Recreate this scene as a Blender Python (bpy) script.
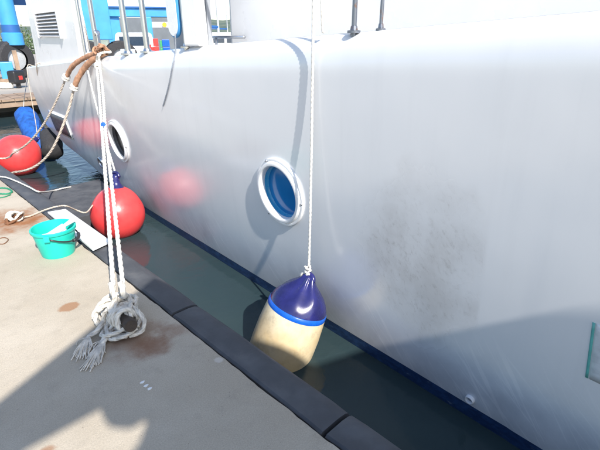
import bpy, bmesh, math, random
from mathutils import Vector, Matrix
import mathutils.noise as mnoise
random.seed(7)
for o in list(bpy.data.objects): bpy.data.objects.remove(o)
SC = bpy.context.scene
COL = SC.collection
V = Vector

# ---------------------------------------------------------------- camera
F_PX = 450.0                      # focal length in pixels of the 600x450 photo
PITCH = math.radians(22.89)
YAW = math.radians(44.618)        # the quay runs along +Y, this far to the left of the view
CAMH = 1.55
hdir = V((math.sin(YAW), math.cos(YAW), 0)); rgt = V((math.cos(YAW), -math.sin(YAW), 0))
fwd = hdir*math.cos(PITCH) - V((0,0,1))*math.sin(PITCH)
upv = hdir*math.sin(PITCH) + V((0,0,1))*math.cos(PITCH)
CAM = V((0,0,CAMH))
cd = bpy.data.cameras.new('camera'); co = bpy.data.objects.new('camera', cd); COL.objects.link(co)
cd.sensor_width = 36; cd.sensor_fit = 'HORIZONTAL'; cd.lens = 36*F_PX/600
cd.clip_start = .05; cd.clip_end = 6000
co.matrix_world = Matrix.Translation(CAM) @ Matrix((rgt, upv, -fwd)).transposed().to_4x4()
SC.camera = co
def ray(px, py): return rgt*((px-300)/F_PX) + upv*((225-py)/F_PX) + fwd
def at(px, py, d): return CAM + ray(px, py)*d                 # a point at depth d
def onz(px, py, z): r = ray(px, py); return CAM + r*((z-CAM.z)/r.z)

# ---------------------------------------------------------------- sky, sun, exposure
SUN_EL = math.radians(40.0)
SUN_AZ = V((.27, .963, 0)).normalized()        # the way the light travels over the ground
TE = math.tan(SUN_EL)
w = bpy.data.worlds.new('World'); SC.world = w; w.use_nodes = True
nt = w.node_tree; bg = nt.nodes['Background']
sky = nt.nodes.new('ShaderNodeTexSky'); sky.sky_type = 'NISHITA'; sky.sun_disc = False
sky.sun_elevation = SUN_EL; sky.sun_rotation = math.atan2(-SUN_AZ.x, -SUN_AZ.y)
sky.air_density = 1.0; sky.dust_density = .8; sky.ozone_density = 1.2
nt.links.new(sky.outputs[0], bg.inputs[0]); bg.inputs[1].default_value = .14
sd = bpy.data.lights.new('sun', 'SUN'); sd.energy = 4.2; sd.angle = math.radians(.55); sd.color = (1.0, .94, .86)
so = bpy.data.objects.new('sun', sd); COL.objects.link(so); so.location = (-8,-14,12)
so.rotation_euler = (SUN_AZ*math.cos(SUN_EL) - V((0,0,math.sin(SUN_EL)))).to_track_quat('-Z','Y').to_euler()
vs = SC.view_settings; vs.view_transform = 'Standard'; vs.look = 'None'; vs.gamma = 1; vs.use_curve_mapping = False
vs.exposure = 0.8

# ---------------------------------------------------------------- helpers
def tag(o, label=None, cat=None, group=None, kind=None):
    if label: o['label'] = label
    if cat: o['category'] = cat
    if group: o['group'] = group
    if kind: o['kind'] = kind
    return o
class MB:
    def __init__(s): s.v = []; s.f = []
    def add(s, vs, fs):
        n = len(s.v); s.v += [tuple(p) for p in vs]; s.f += [tuple(i+n for i in f) for f in fs]
    def box(s, a, b, M=None):
        (x0,y0,z0),(x1,y1,z1) = a, b
        p = [V(q) for q in ((x0,y0,z0),(x1,y0,z0),(x1,y1,z0),(x0,y1,z0),(x0,y0,z1),(x1,y0,z1),(x1,y1,z1),(x0,y1,z1))]
        if M: p = [M @ q for q in p]
        s.add(p, [(3,2,1,0),(4,5,6,7),(0,1,5,4),(1,2,6,5),(2,3,7,6),(3,0,4,7)])
    def prism(s, poly, z0, z1):
        n = len(poly)
        s.add([(p[0],p[1],z0) for p in poly]+[(p[0],p[1],z1) for p in poly],
              [tuple(range(n))[::-1], tuple(range(n,2*n))]+[(i,(i+1)%n,n+(i+1)%n,n+i) for i in range(n)])
    def lathe(s, prof, M=None, n=32, cap=True):
        vs = []; fs = []
        for (r,z) in prof:
            for i in range(n):
                a = 2*math.pi*i/n; p = V((r*math.cos(a), r*math.sin(a), z)); vs.append(M @ p if M else p)
        for k in range(len(prof)-1):
            for i in range(n):
                j = (i+1)%n; fs.append((k*n+i, k*n+j, (k+1)*n+j, (k+1)*n+i))
        if cap:
            if prof[0][0] > 1e-5: fs.append(tuple(range(n))[::-1])
            if prof[-1][0] > 1e-5: fs.append(tuple((len(prof)-1)*n+i for i in range(n)))
        s.add(vs, fs)
    def tube(s, pts, r, n=8, cap=True, closed=False):
        pts = [V(p) for p in pts]; m = len(pts)
        fr = frames(pts)
        vs = []; fs = []
        for k in range(m):
            rr = r[k] if isinstance(r,(list,tuple)) else r
            t, nn, bb = fr[k]
            for i in range(n):
                a = 2*math.pi*i/n; vs.append(pts[k] + (nn*math.cos(a)+bb*math.sin(a))*rr)
        for k in range(m-1):
            for i in range(n):
                j = (i+1)%n; fs.append((k*n+i, k*n+j, (k+1)*n+j, (k+1)*n+i))
        if cap: fs.append(tuple(range(n))[::-1]); fs.append(tuple((m-1)*n+i for i in range(n)))
        s.add(vs, fs)
    def grid(s, rows):
        n = len(rows[0]); vs = [p for r in rows for p in r]; fs = []
        for k in range(len(rows)-1):
            for i in range(n-1): fs.append((k*n+i, k*n+i+1, (k+1)*n+i+1, (k+1)*n+i))
        s.add(vs, fs)
    def build(s, name, mat, parent=None, smooth=False, bevel=0, seg=2, fix=False):
        me = bpy.data.meshes.new(name); me.from_pydata(s.v, [], s.f)
        if fix:
            b = bmesh.new(); b.from_mesh(me); bmesh.ops.recalc_face_normals(b, faces=b.faces); b.to_mesh(me); b.free()
        if smooth is True: me.polygons.foreach_set('use_smooth', [True]*len(me.polygons))
        elif smooth:
            me.polygons.foreach_set('use_smooth', [True]*len(me.polygons)); me.set_sharp_from_angle(angle=math.radians(smooth))
        me.update(); me.materials.append(M_[mat])
        o = bpy.data.objects.new(name, me); COL.objects.link(o)
        if parent: o.parent = parent; o.matrix_parent_inverse = parent.matrix_world.inverted()
        if bevel:
            bv = o.modifiers.new('bevel','BEVEL'); bv.width = bevel; bv.segments = seg; bv.limit_method = 'ANGLE'
        return o
def frames(pts):
    m = len(pts); out = []
    prev = None
    for k in range(m):
        t = (pts[min(k+1,m-1)] - pts[max(k-1,0)])
        t = t.normalized() if t.length > 1e-9 else V((0,0,1))
        if prev is None:
            a = V((0,0,1)) if abs(t.z) < .9 else V((1,0,0)); nn = t.cross(a).normalized()
        else:
            nn = prev - t*prev.dot(t); nn = nn.normalized() if nn.length > 1e-6 else t.orthogonal().normalized()
        prev = nn; out.append((t, nn, t.cross(nn)))
    return out
def empty(name, loc, label=None, cat=None, group=None):
    o = bpy.data.objects.new(name, None); COL.objects.link(o); o.location = loc; o.empty_display_size = .1
    o.matrix_world = Matrix.Translation(V(loc))
    return tag(o, label, cat, group)
def spline(ctrl, step):
    ctrl = [V(c) for c in ctrl]; P = [ctrl[0]*2-ctrl[1]]+ctrl+[ctrl[-1]*2-ctrl[-2]]
    fine = []
    for i in range(1, len(P)-2):
        a,b,c,d = P[i-1],P[i],P[i+1],P[i+2]
        for k in range(24):
            t = k/24; fine.append(.5*((2*b)+(c-a)*t+(2*a-5*b+4*c-d)*t*t+(3*b-a-3*c+d)*t**3))
    fine.append(P[-2])
    out = [fine[0]]; acc = 0
    for i in range(1, len(fine)):
        seg = (fine[i]-fine[i-1]); L = seg.length; pos = 0
        while acc + (L-pos) >= step:
            pos += step-acc; acc = 0; out.append(fine[i-1] + seg*(pos/L))
        acc += L-pos
    if (out[-1]-fine[-1]).length > step*.3: out.append(fine[-1])
    return out
def rope_mb(mb, ctrl, r, pitch=None, strands=3, n=6):
    pitch = pitch or r*11
    pts = spline(ctrl, pitch/9); fr = frames(pts); ph0 = random.random()*6
    for s in range(strands):
        q = []
        L = 0
        for k, p in enumerate(pts):
            if k: L += (p-pts[k-1]).length
            a = ph0 + 2*math.pi*(s/strands + L/pitch); t, nn, bb = fr[k]
            q.append(p + (nn*math.cos(a)+bb*math.sin(a))*r*.44)
        mb.tube(q, r*.60, n)
def rope(name, ctrl, r, mat, parent=None, **k):
    mb = MB(); rope_mb(mb, ctrl, r, **k); return mb.build(name, mat, parent, smooth=True)
def frame_mat(origin, zaxis, xhint=V((0,0,1))):
    z = zaxis.normalized(); x = (xhint - z*xhint.dot(z)).normalized(); y = z.cross(x)
    return Matrix.Translation(origin) @ Matrix((x,y,z)).transposed().to_4x4()
def lerp_table(tab, x):
    if x <= tab[0][0]: return tab[0][1]
    for (a,va),(b,vb) in zip(tab, tab[1:]):
        if x <= b:
            return va+(vb-va)*(x-a)/(b-a)
    return tab[-1][1]
def smooth_table(tab, x):
    n = 0; s = 0
    for k in range(-4,5): s += lerp_table(tab, x+k*.12); n += 1
    return s/n

# ---------------------------------------------------------------- materials
M_ = {}
class Mat:
    def __init__(s, name, rough=.5, spec=.5, metal=0):
        m = bpy.data.materials.new(name); m.use_nodes = True; s.m = m; s.nt = m.node_tree
        s.b = s.nt.nodes['Principled BSDF']; s.b.inputs['Roughness'].default_value = rough
        s.b.inputs['Specular IOR Level'].default_value = spec; s.b.inputs['Metallic'].default_value = metal
        M_[name] = m; s.tc = s.nt.nodes.new('ShaderNodeTexCoord')
    def n(s, t, **k):
        x = s.nt.nodes.new(t)
        for a,b in k.items(): setattr(x, a, b)
        return x
    def L(s, a, b): s.nt.links.new(a, b)
    def val(s, x, sock):
        if hasattr(x, 'is_linked'): s.L(x, sock)
        else: sock.default_value = x
    def noise(s, scale, detail=4, rough=.55, stretch=None, rot=None, dist=0, co='Object'):
        t = s.n('ShaderNodeTexNoise'); t.inputs['Scale'].default_value = scale; t.inputs['Detail'].default_value = detail
        t.inputs['Roughness'].default_value = rough; t.inputs['Distortion'].default_value = dist
        src = s.tc.outputs[co]
        if stretch or rot:
            if rot:
                mr = s.n('ShaderNodeMapping'); mr.inputs['Rotation'].default_value = rot; s.L(src, mr.inputs['Vector']); src = mr.outputs[0]
            mp = s.n('ShaderNodeMapping')
            if stretch: mp.inputs['Scale'].default_value = stretch
            s.L(src, mp.inputs['Vector']); src = mp.outputs[0]
        s.L(src, t.inputs['Vector']); return t.outputs['Fac']
    def ramp(s, x, a, b, va=0., vb=1.):
        r = s.n('ShaderNodeMapRange'); r.interpolation_type = 'SMOOTHSTEP'
        s.L(x, r.inputs['Value']); r.inputs['From Min'].default_value = a; r.inputs['From Max'].default_value = b
        r.inputs['To Min'].default_value = va; r.inputs['To Max'].default_value = vb; return r.outputs[0]
    def math(s, op, a, b=0.):
        m = s.n('ShaderNodeMath', operation=op); s.val(a, m.inputs[0]); s.val(b, m.inputs[1]); return m.outputs[0]
    def mix(s, f, a, b):
        m = s.n('ShaderNodeMix', data_type='RGBA'); s.val(f, m.inputs['Factor'])
        for x, i in ((a,'A'),(b,'B')):
            sk = [q for q in m.inputs if q.name == i and q.type == 'RGBA'][0]
            if hasattr(x,'is_linked'): s.L(x, sk)
            else: sk.default_value = (*x, 1)
        return [q for q in m.outputs if q.type == 'RGBA'][0]
    def base(s, x):
        if hasattr(x,'is_linked'): s.L(x, s.b.inputs['Base Color'])
        else: s.b.inputs['Base Color'].default_value = (*x,1)
    def rough(s, x): s.val(x, s.b.inputs['Roughness'])
    def bump(s, h, strength=.3, dist=.01):
        b = s.n('ShaderNodeBump'); b.inputs['Strength'].default_value = strength; b.inputs['Distance'].default_value = dist
        s.L(h, b.inputs['Height'])
        prev = s.b.inputs['Normal']
        if prev.is_linked: s.L(prev.links[0].from_socket, b.inputs['Normal'])
        s.L(b.outputs[0], prev)
    def sep(s):
        x = s.n('ShaderNodeSeparateXYZ'); s.L(s.tc.outputs['Object'], x.inputs[0]); return x.outputs
    def blob(s, c, r, soft=.5, wob=None):
        # 1 inside an uneven spot round c (object coordinates), 0 outside
        d = s.n('ShaderNodeVectorMath', operation='SUBTRACT'); s.L(s.tc.outputs['Object'], d.inputs[0]); d.inputs[1].default_value = c
        q = s.n('ShaderNodeVectorMath', operation='DIVIDE'); s.L(d.outputs[0], q.inputs[0]); q.inputs[1].default_value = r
        l = s.n('ShaderNodeVectorMath', operation='LENGTH'); s.L(q.outputs[0], l.inputs[0])
        v = l.outputs['Value']
        if wob is not None: v = s.math('ADD', v, s.math('MULTIPLY', s.math('SUBTRACT', wob, .5), 1.6))
        return s.ramp(v, 1.0, 1.0-soft, 0., 1.)
def simple(name, col, rough=.5, metal=0, var=.12, scale=20, bump=0, spec=.5, coat=0):
    m = Mat(name, rough, spec, metal)
    f = m.noise(scale, 4)
    m.base(m.mix(m.ramp(f,.3,.7), tuple(c*(1-var) for c in col), tuple(min(1,c*(1+var)) for c in col)))
    m.rough(m.ramp(m.noise(scale*1.7,3), .3,.7, max(.02,rough*.8), min(1,rough*1.25)))
    if bump: m.bump(m.noise(scale*4,3), bump, .004)
    if coat: m.b.inputs['Coat Weight'].default_value = coat
    return m

# concrete of the quay
m = Mat('concrete', .85, .3)
big = m.noise(1.1,5,.6); mid = m.noise(7,5,.65); fine = m.noise(160,3,.7); wob = m.noise(6,5,.65)
c = m.mix(m.ramp(big,.35,.68), (.46,.40,.315), (.55,.49,.40))
c = m.mix(m.ramp(mid,.5,.78,0,.55), c, (.36,.315,.25))
c = m.mix(m.ramp(fine,.30,.72,0,1), m.mix(.35, c, (.20,.18,.15)), c)
grit = m.n('ShaderNodeTexVoronoi'); grit.inputs['Scale'].default_value = 55; m.L(m.tc.outputs['Object'], grit.inputs['Vector'])
c = m.mix(m.ramp(grit.outputs['Distance'],.13,.05,0,.45), c, (.62,.58,.5))
grit2 = m.n('ShaderNodeTexVoronoi'); grit2.inputs['Scale'].default_value = 23; m.L(m.tc.outputs['Object'], grit2.inputs['Vector'])
c = m.mix(m.ramp(grit2.outputs['Distance'],.075,.03,0,.6), c, (.13,.11,.09))
rust = (.27,.105,.035); rust2 = (.20,.09,.045)
for (cc, rr, so_, k, colr) in (((.80,2.10,0),(.26,.22,1),.9,.65,rust2), ((.84,1.98,0),(.13,.13,1),.8,.65,rust2), ((.80,4.50,0),(.42,.42,1),.9,.95,rust), ((.62,4.7,0),(.5,.35,1),.9,.6,rust),
                     ((.652,2.69,0),(.075,.06,1),.35,.8,(.30,.15,.07)), ((1.02,1.63,0),(.03,.03,1),.4,.6,(.62,.58,.52)), ((1.0,2.02,0),(.16,.1,1),.9,.45,rust2), ((.4,3.9,0),(.15,.1,1),.9,.25,rust), ((.20,1.66,0),(.04,.035,1),.6,.6,rust)):
    c = m.mix(m.math('MULTIPLY', m.blob(cc, rr, so_, wob), k), c, colr)
m.base(c)
m.bump(m.math('ADD', m.math('MULTIPLY', fine,.5), m.math('ADD', m.math('MULTIPLY',mid,1.5), m.math('MULTIPLY', m.ramp(grit.outputs['Distance'],.0,.2),.6))), .45, .006)

m = Mat('rubber', .62, .35)
f = m.noise(5,5); g = m.noise(90,3)
c = m.mix(m.ramp(f,.35,.7), (.062,.066,.075), (.105,.110,.120))
c = m.mix(m.ramp(m.noise(2.3,6,.7),.52,.72,0,.6), c, (.15,.15,.15))
m.base(c); m.rough(m.ramp(f,.3,.7,.5,.75)); m.bump(g,.35,.003); m.bump(m.noise(9,4),.25,.01)

# hull paint: white enamel, water caustics painted as pale streaks near the waterline, a worn grey patch forward
m = Mat('hull_paint', .22, .5)
o_ = m.sep(); fy, fz = o_['Y'], o_['Z']
c = m.mix(m.ramp(m.noise(.9,3),.35,.65), (.72,.74,.765), (.76,.772,.79))
blot = m.noise(3.2,6,.68, stretch=(1,1,.8)); fines = m.noise(30,6,.75, stretch=(1,1.2,.7), rot=(math.radians(35),0,0), dist=.4)
patch = m.math('MULTIPLY', m.blob((2.07,1.13,.36),(2,.46,.62),.75, m.noise(2.2,4)), m.ramp(fy,.715,.745))
c = m.mix(m.math('MULTIPLY', patch, m.ramp(blot,.36,.66,.25,.58)), c, (.44,.435,.43))
c = m.mix(m.math('MULTIPLY', patch, m.ramp(fines,.50,.74,0,.5)), c, (.30,.285,.275))
caustic = m.noise(3.2,3,.55, stretch=(1,.45,13), rot=(math.radians(-58),0,0), dist=.25); caustic2 = m.noise(3.0,3,.55, stretch=(1,.5,16), rot=(math.radians(-42),0,0), dist=.3)  # light streaks thrown up by the water, put into the paint colour
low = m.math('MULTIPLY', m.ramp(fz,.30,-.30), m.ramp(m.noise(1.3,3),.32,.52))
c = m.mix(m.math('MULTIPLY', low, m.ramp(caustic,.58,.68,0,.8)), c, (.90,.90,.90))
c = m.mix(m.math('MULTIPLY', low, m.ramp(caustic2,.58,.68,0,.75)), c, (.88,.89,.90))
c = m.mix(m.math('MULTIPLY', low, m.ramp(m.noise(2.5,5),.35,.7,0,.5)), c, (.40,.42,.46))
streak = m.noise(3,4,.6, stretch=(1,3.2,.22))
c = m.mix(m.ramp(streak,.5,.85,0,.09), c, (.42,.43,.45))
aft = m.ramp(fy,3.4,6.5)
c = m.mix(m.math('MULTIPLY', aft, m.ramp(m.noise(2.4,6,.7,stretch=(1,1,.6)),.4,.8,0,.5)), c, (.36,.36,.38))
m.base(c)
m.rough(m.math('ADD', m.ramp(m.noise(1.8,4),.3,.7,.17,.27), m.math('MULTIPLY', patch,.2)))
m.bump(m.noise(1.6,2,.4),.10,.06); m.bump(m.noise(60,3),.03,.002)
m.b.inputs['Coat Weight'].default_value = .8; m.b.inputs['Coat Roughness'].default_value = .19; m.b.inputs['IOR'].default_value = 1.6

m = Mat('boot_blue', .35, .5)
f = m.noise(14,5,.7,stretch=(1,1,2)); c = m.mix(m.ramp(f,.4,.65), (.012,.035,.11), (.025,.07,.19))
c = m.mix(m.ramp(m.noise(9,6,.75,stretch=(1,1,3)),.60,.70,0,.7), c, (.20,.26,.34)); m.base(c)
simple('white_gel', (.83,.835,.84), .3, var=.03, scale=3, coat=.3)
simple('white_plastic', (.80,.81,.82), .3, var=.03, scale=12)
simple('shade_and_bore_grey', (.30,.32,.35), .45, var=.04, scale=4)  # painted shade of the bulkhead, also fills the drain bore
simple('deck_grey', (.30,.31,.32), .7, scale=8)
simple('louvre_dark', (.06,.065,.075), .5)
m = Mat('steel', .28, .5, 1.0); m.base(m.mix(m.noise(30,3), (.50,.51,.53), (.66,.67,.69)))
m = Mat('dark_steel', .35, .5, .8); f = m.noise(18,5); m.base(m.mix(m.ramp(f,.52,.68), (.20,.22,.26), (.24,.12,.06)))
m = Mat('rust_iron', .8, .3); m.base(m.mix(m.noise(30,5), (.10,.05,.03), (.26,.12,.06))); m.bump(m.noise(120,3),.5,.003)
m = Mat('dark_iron', .7, .3); m.base(m.mix(m.noise(40,5), (.035,.033,.032), (.10,.07,.05))); m.bump(m.noise(120,3),.5,.003)
m = Mat('port_glass', .10, .25); m.base(m.mix(m.ramp(m.noise(3,3),.3,.7), (.007,.12,.33), (.012,.15,.40)))
simple('port_liner', (.03,.26,.50), .25, var=.08, scale=6)
simple('port_dark', (.035,.03,.028), .2, spec=.3)
simple('brownish', (.14,.09,.06), .7, scale=15)
m = Mat('buoy_red', .32, .5); f = m.noise(6,5,.65)
m.base(m.mix(m.ramp(f,.4,.75,0,.5), (.72,.055,.058), (.60,.085,.080))); m.rough(m.ramp(f,.3,.7,.25,.42)); m.bump(m.noise(50,3),.05,.003)
simple('navy_vinyl', (.017,.018,.11), .24, var=.25, scale=9, coat=.3)
simple('bright_blue', (.008,.10,.50), .3, var=.1)
m = Mat('fender_white', .38, .5); o_ = m.sep(); f = m.noise(6,6,.7); g2 = m.noise(18,6,.75)
c = m.mix(m.ramp(f,.35,.7), (.78,.72,.55), (.72,.62,.40))
c = m.mix(m.math('MULTIPLY', m.ramp(m.noise(3,3),.36,.58), m.ramp(g2,.46,.66,0,.65)), c, (.32,.29,.25))
c = m.mix(m.math('MULTIPLY', m.ramp(o_['Z'],.02,-.32), m.ramp(m.noise(4,4),.3,.7,.35,.9)), c, (.55,.40,.20)); m.base(c)
simple('rope_white', (.68,.66,.61), .85, var=.14, scale=40, bump=.4)
simple('rope_beige', (.45,.39,.33), .9, var=.2, scale=30, bump=.4)
simple('rope_old', (.64,.60,.53), .95, var=.25, scale=25, bump=.5)
simple('rope_thin', (.52,.46,.38), .9, var=.15)
simple('canvas_brown', (.42,.23,.14), .9, var=.3, scale=22, bump=.5)
simple('line_grey', (.26,.29,.34), .8); simple('tape_blue', (.02,.12,.45), .5)
simple('bucket_green', (.015,.53,.42), .38, var=.06, scale=6)
simple('black_plastic', (.02,.02,.023), .4)
simple('blue_fabric', (.012,.095,.38), .75, var=.3, scale=9, bump=.4)
simple('white_board', (.78,.79,.80), .5, var=.05, scale=7)
simple('green_cord', (.02,.22,.12), .7)
simple('lift_blue', (.05,.28,.60), .45, var=.08, scale=2)
simple('lift_dark', (.02,.10,.30), .5, var=.1, scale=2)
simple('tyre', (.03,.03,.033), .8)
simple('timber', (.28,.20,.14), .85, var=.3, scale=3)
simple('far_concrete', (.36,.33,.29), .9, var=.15, scale=.6)
simple('light_grey_metal', (.42,.44,.46), .5)
simple('wall_grey', (.15,.17,.19), .8, var=.1, scale=1)
simple('crate_red', (.55,.04,.035), .5); simple('crate_green', (.04,.30,.12), .5); simple('sign_yellow', (.75,.42,.03), .5)
simple('far_glass', (.03,.05,.08), .1)
simple('teal_paint', (.12,.42,.39), .4); simple('pale_panel', (.72,.745,.76), .2, coat=.8)
simple('shade_sheet', (.35,.36,.37), .6); simple('shade_caster_timber', (.25,.18,.12), .8, scale=5)
m = Mat('hill_green', 1., .1); f = m.noise(.02,8,.7); m.base(m.mix(m.ramp(f,.35,.65), (.075,.11,.10), (.15,.18,.14)))
simple('leaf_green', (.06,.10,.035), .8, var=.4, scale=1.2)

m = Mat('sea', .06, .5); m.b.inputs['IOR'].default_value = 1.33
dst = m.noise(.5,4)
m.base(m.mix(m.ramp(dst,.35,.7), (.026,.046,.052), (.036,.059,.064)))
m.bump(m.noise(3.2,4,.5,stretch=(1,1.3,1),dist=.6),.22,.05); m.bump(m.noise(11,3,.5,dist=.4),.05,.02)

# ---------------------------------------------------------------- the setting
QX = 1.055; ZW = -.5
mb = MB(); mb.add([(-2500,-2500,ZW),(2500,-2500,ZW),(2500,2500,ZW),(-2500,2500,ZW)], [(0,1,2,3)])
tag(mb.build('water','sea'), kind='structure')
# quay slab with a chipped arris
mb = MB(); rows = []
ys = [-14,-10,-6,-3,-1.5]+[-.6+.03*i for i in range(300)]+[9,11,14,18,24,30]
for y in ys:
    j = (mnoise.noise(V((y*4.1,3,0)))*.008 + mnoise.noise(V((y*17,9,0)))*.006) if -1 < y < 9 else 0
    k = .006 + max(0, mnoise.noise(V((y*9,1,7))))*.022
    rows.append([(-14,y,0),(-4,y,0),(0,y,0),(.8,y,0),(QX-.03-k+j,y,0),(QX-.008+j,y,-.004-k*.25),(QX+j*.6,y,-.012-k),(QX,y,-.12),(QX,y,-2.2)])
mb.grid([r[::-1] for r in rows])
tag(mb.build('quay','concrete',smooth=40), kind='structure')

# far quay across the basin
FQ = onz(10,112,ZW)
mb = MB(); y0 = 15.4
mb.prism([(-40,y0),(15.5,y0),(21,y0+9),(32,60),(32,150),(-40,150)], -1.5, -.02)
tag(mb.build('far_quay','far_concrete',bevel=.03), kind='structure')
# hills far off
mb = MB(); rows = []
for k in range(7):
    r = []
    for i in range(90):
        a = -.5 + 2.0*i/89
        d = 620 + k*60
        p = 620*math.cos(0)
        h = (26 + 22*mnoise.noise(V((a*2.2+4,0,0))) + 9*mnoise.noise(V((a*9,2,0))) + 3*mnoise.noise(V((a*31,k*.6,4)))) * math.sin(min(1,k/5)*math.pi/2)
        r.append((d*math.sin(a), d*math.cos(a), ZW-.5+max(0,h)))
    rows.append(r)
mb.grid(rows); tag(mb.build('hills','hill_green',smooth=True), kind='structure')

# ---------------------------------------------------------------- quay edge rubber blocks
def block_mesh(L, seed):
    prof = [(0,-.46),(.0,-.018)]
    prof = [(.008,-.46),(.008,-.02),(.02,-.010),(.12,-.008),(.165,-.014),(.19,-.028),(.207,-.055),(.212,-.09),(.212,-.46)]
    mb = MB(); n = 14; rows = []
    for i in range(n+1):
        t = i/n; y = L*t; e = min(t,1-t)*L
        ins = .012*max(0,1-e/.02)
        rows.append([(x + mnoise.noise(V((y*3+seed,x*9,z*3)))*.003, y, z-ins*.6+mnoise.noise(V((y*2.3,seed,x*7)))*.004) for x,z in prof])
    rows2 = rows
    mb.grid([r[::-1] for r in rows2])
    m_ = len(prof)
    mb.f.append(tuple(range(m_))[::-1][::-1]); mb.f.append(tuple(range(n*m_, n*m_+m_)))
    return mb
starts = [-.31,.945,2.195,3.445,4.695,5.945,7.195,8.445]
blk_lab = ['dark rubber fender block at the bottom right end of the quay edge',
 'dark rubber fender block on quay edge beside the white fender, between two joints',
 'dark rubber fender block on quay edge beside the roped bollard',
 'rubber fender block on quay edge under the near end of the white board',
 'rubber fender block on quay edge between the white board and the thin loose rope',
 'rubber fender block on quay edge under the thin loose white rope',
 'farthest rubber fender block on quay edge beside the floating red buoy at far left']
for i, y in enumerate(starts[:-1]):
    o = block_mesh(1.232, i*3.7).build('quay_fender','rubber',smooth=35,fix=True)
    o.location = (QX+.004, y+.009, -.004*(i%2)); tag(o, blk_lab[i], 'rubber fender', 'rubber fender blocks along the quay edge')

# dark float wedged between quay and hull
mb = MB(); rows = []
P0 = V((1.30,5.02)); 
for i in range(13):
    t = i/12; y = 5.05+1.25*t; r = []
    for k in range(11):
        s = k/10; x = 1.31+s*(.93+.03*t); e = min(s,1-s,t,1-t)
        r.append((x, y+.07*s, -.335+.035*min(1,(e/.09))**.5+mnoise.noise(V((x*3,y*3,2)))*.008))
    rows.append(r)
mb.grid([r[::-1] for r in rows])
n_ = 11
ring_ = [rows[0][k] for k in range(11)]+[rows[i][10] for i in range(1,13)]+[rows[12][k] for k in range(9,-1,-1)]+[rows[i][0] for i in range(11,0,-1)]
mb.add(ring_+[(p[0],p[1],-.62) for p in ring_], [(i,(i+1)%len(ring_),len(ring_)+(i+1)%len(ring_),len(ring_)+i) for i in range(len(ring_))])
tag(mb.build('float','rubber',smooth=40,fix=True), 'flat dark rubber float filling the gap between quay and hull behind the red buoy', 'float')

# ---------------------------------------------------------------- the boat
XC = 4.2
def Xd(y):
    if y > -1.5: return 1.945 + (y-1.85)*.046
    t = min(1,(-1.5-y)/5.5); return 1.791 + (XC-1.791)*(1-math.sqrt(max(0,1-t*t)))
ZD = [(-8,2.15),(-3,1.84),(.3,1.640),(1.27,1.584),(1.85,1.550),(3.05,1.483),(5.2,1.335),(7.0,1.20),(8.8,1.055)]
def Zd(y): return smooth_table(ZD, y)
XW = [(.33,2.055),(.72,2.076),(1.5,2.11),(2.457,2.154),(5.03,2.285),(6.77,2.40),(9,2.56)]
def Xw(y):
    if y > -.6: return smooth_table(XW, y) if y > .5 else 2.064+(y-.5)*.05
    return 2.009 + max(0, Xd(y)-Xd(-.6))*.98 + (min(1,(-.6-y)/6))**2*.2
ZB = [(5.6,-.75),(6.1,-.42),(6.35,-.30),(7.2,-.17),(7.86,-.10),(8.4,.04),(8.62,.14),(8.75,.30)]
YEND = 8.75
def Zb(y): return max(-.4, lerp_table(ZB, y)) if y > 5.6 else -.4
def rg(y):                        # height and depth of the rounded gunwale
    t = max(0,min(1,(y-5.1)/.7)); t = t*t*(3-2*t); return .22*(1-t)+.03*t, .085*(1-t)+.02*t
def Xs(y, z):
    zd = Zd(y); s = (zd-z)/(zd+.4); xw = min(Xw(y), XC)
    x = Xd(y) + (xw-Xd(y))*(max(0,s)**1.95)
    q = zd - z; rh, rd = rg(y)
    if q < rh: x += rd*(1 - max(0, 1-((rh-q)/rh)**2.6)**.7)
    if y > YEND-.16: x += .16 - math.sqrt(max(0, .16**2-(y-(YEND-.16))**2))
    return min(x, XC)
def hull_normal(y, z):
    e = .02; a = V((Xs(y+e,z)-Xs(y-e,z), 2*e, 0)); b = V((Xs(y,z+e)-Xs(y,z-e), 0, 2*e)); n = b.cross(a)
    n.normalize(); return n if n.x < 0 else -n
boat = empty('boat', (3.4, 1.5, ZW), 'large white steel motor boat with blue waterline moored along the quay', 'boat')
PORTS = [(2.238,.531,.25),(5.19,.41,.25)]
ST = []
y = YEND
while y > -6.99:
    ST.append(y); y -= (.02 if y > 8.5 else (.035 if y > -.5 else .12))
ST.append(-7.0)
NV = 66
def row(y):
    zd, zb = Zd(y), Zb(y); out = []
    rh, rd = rg(y)
    for k in range(13):                                # rounded gunwale
        a = math.pi/2*k/12; z = zd - rh*(1-math.cos(a)) if 0 else zd - rh*(1-math.sin(math.pi/2-a))
        out.append((Xs(y,z), y, z))
    for k in range(1, NV+1):
        z = zd-rh - (zd-rh-zb)*k/NV; out.append((Xs(y,z), y, z))
    return out
R_ = [row(y) for y in ST]
n = len(R_[0]); verts = [p for r in R_ for p in r]; faces = []
def in_port(p):
    for (py_,pz_,pr) in PORTS:
        if (p[1]-py_)**2 + (p[2]-pz_)**2 < (pr*.90)**2: return True
    return False
for k in range(len(R_)-1):
    for i in range(n-1):
        q = (k*n+i, k*n+i+1, (k+1)*n+i+1, (k+1)*n+i)
        if all(in_port(verts[j]) for j in q): continue
        faces.append(q)
mb = MB(); mb.add(verts, faces)
mir = [(2*XC-p[0],p[1],p[2]) for p in verts]
mb.add(mir, [(k*n+i+1, k*n+i, (k+1)*n+i, (k+1)*n+i+1) for k in range(len(R_)-1) for i in range(n-1)])
# transom across the stern
mb.add(R_[0]+[(2*XC-p[0],p[1],p[2]) for p in R_[0]], [(i+1,i,n+i,n+i+1) for i in range(n-1)])
mb.build('hull','hull_paint',boat,smooth=50)
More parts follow.
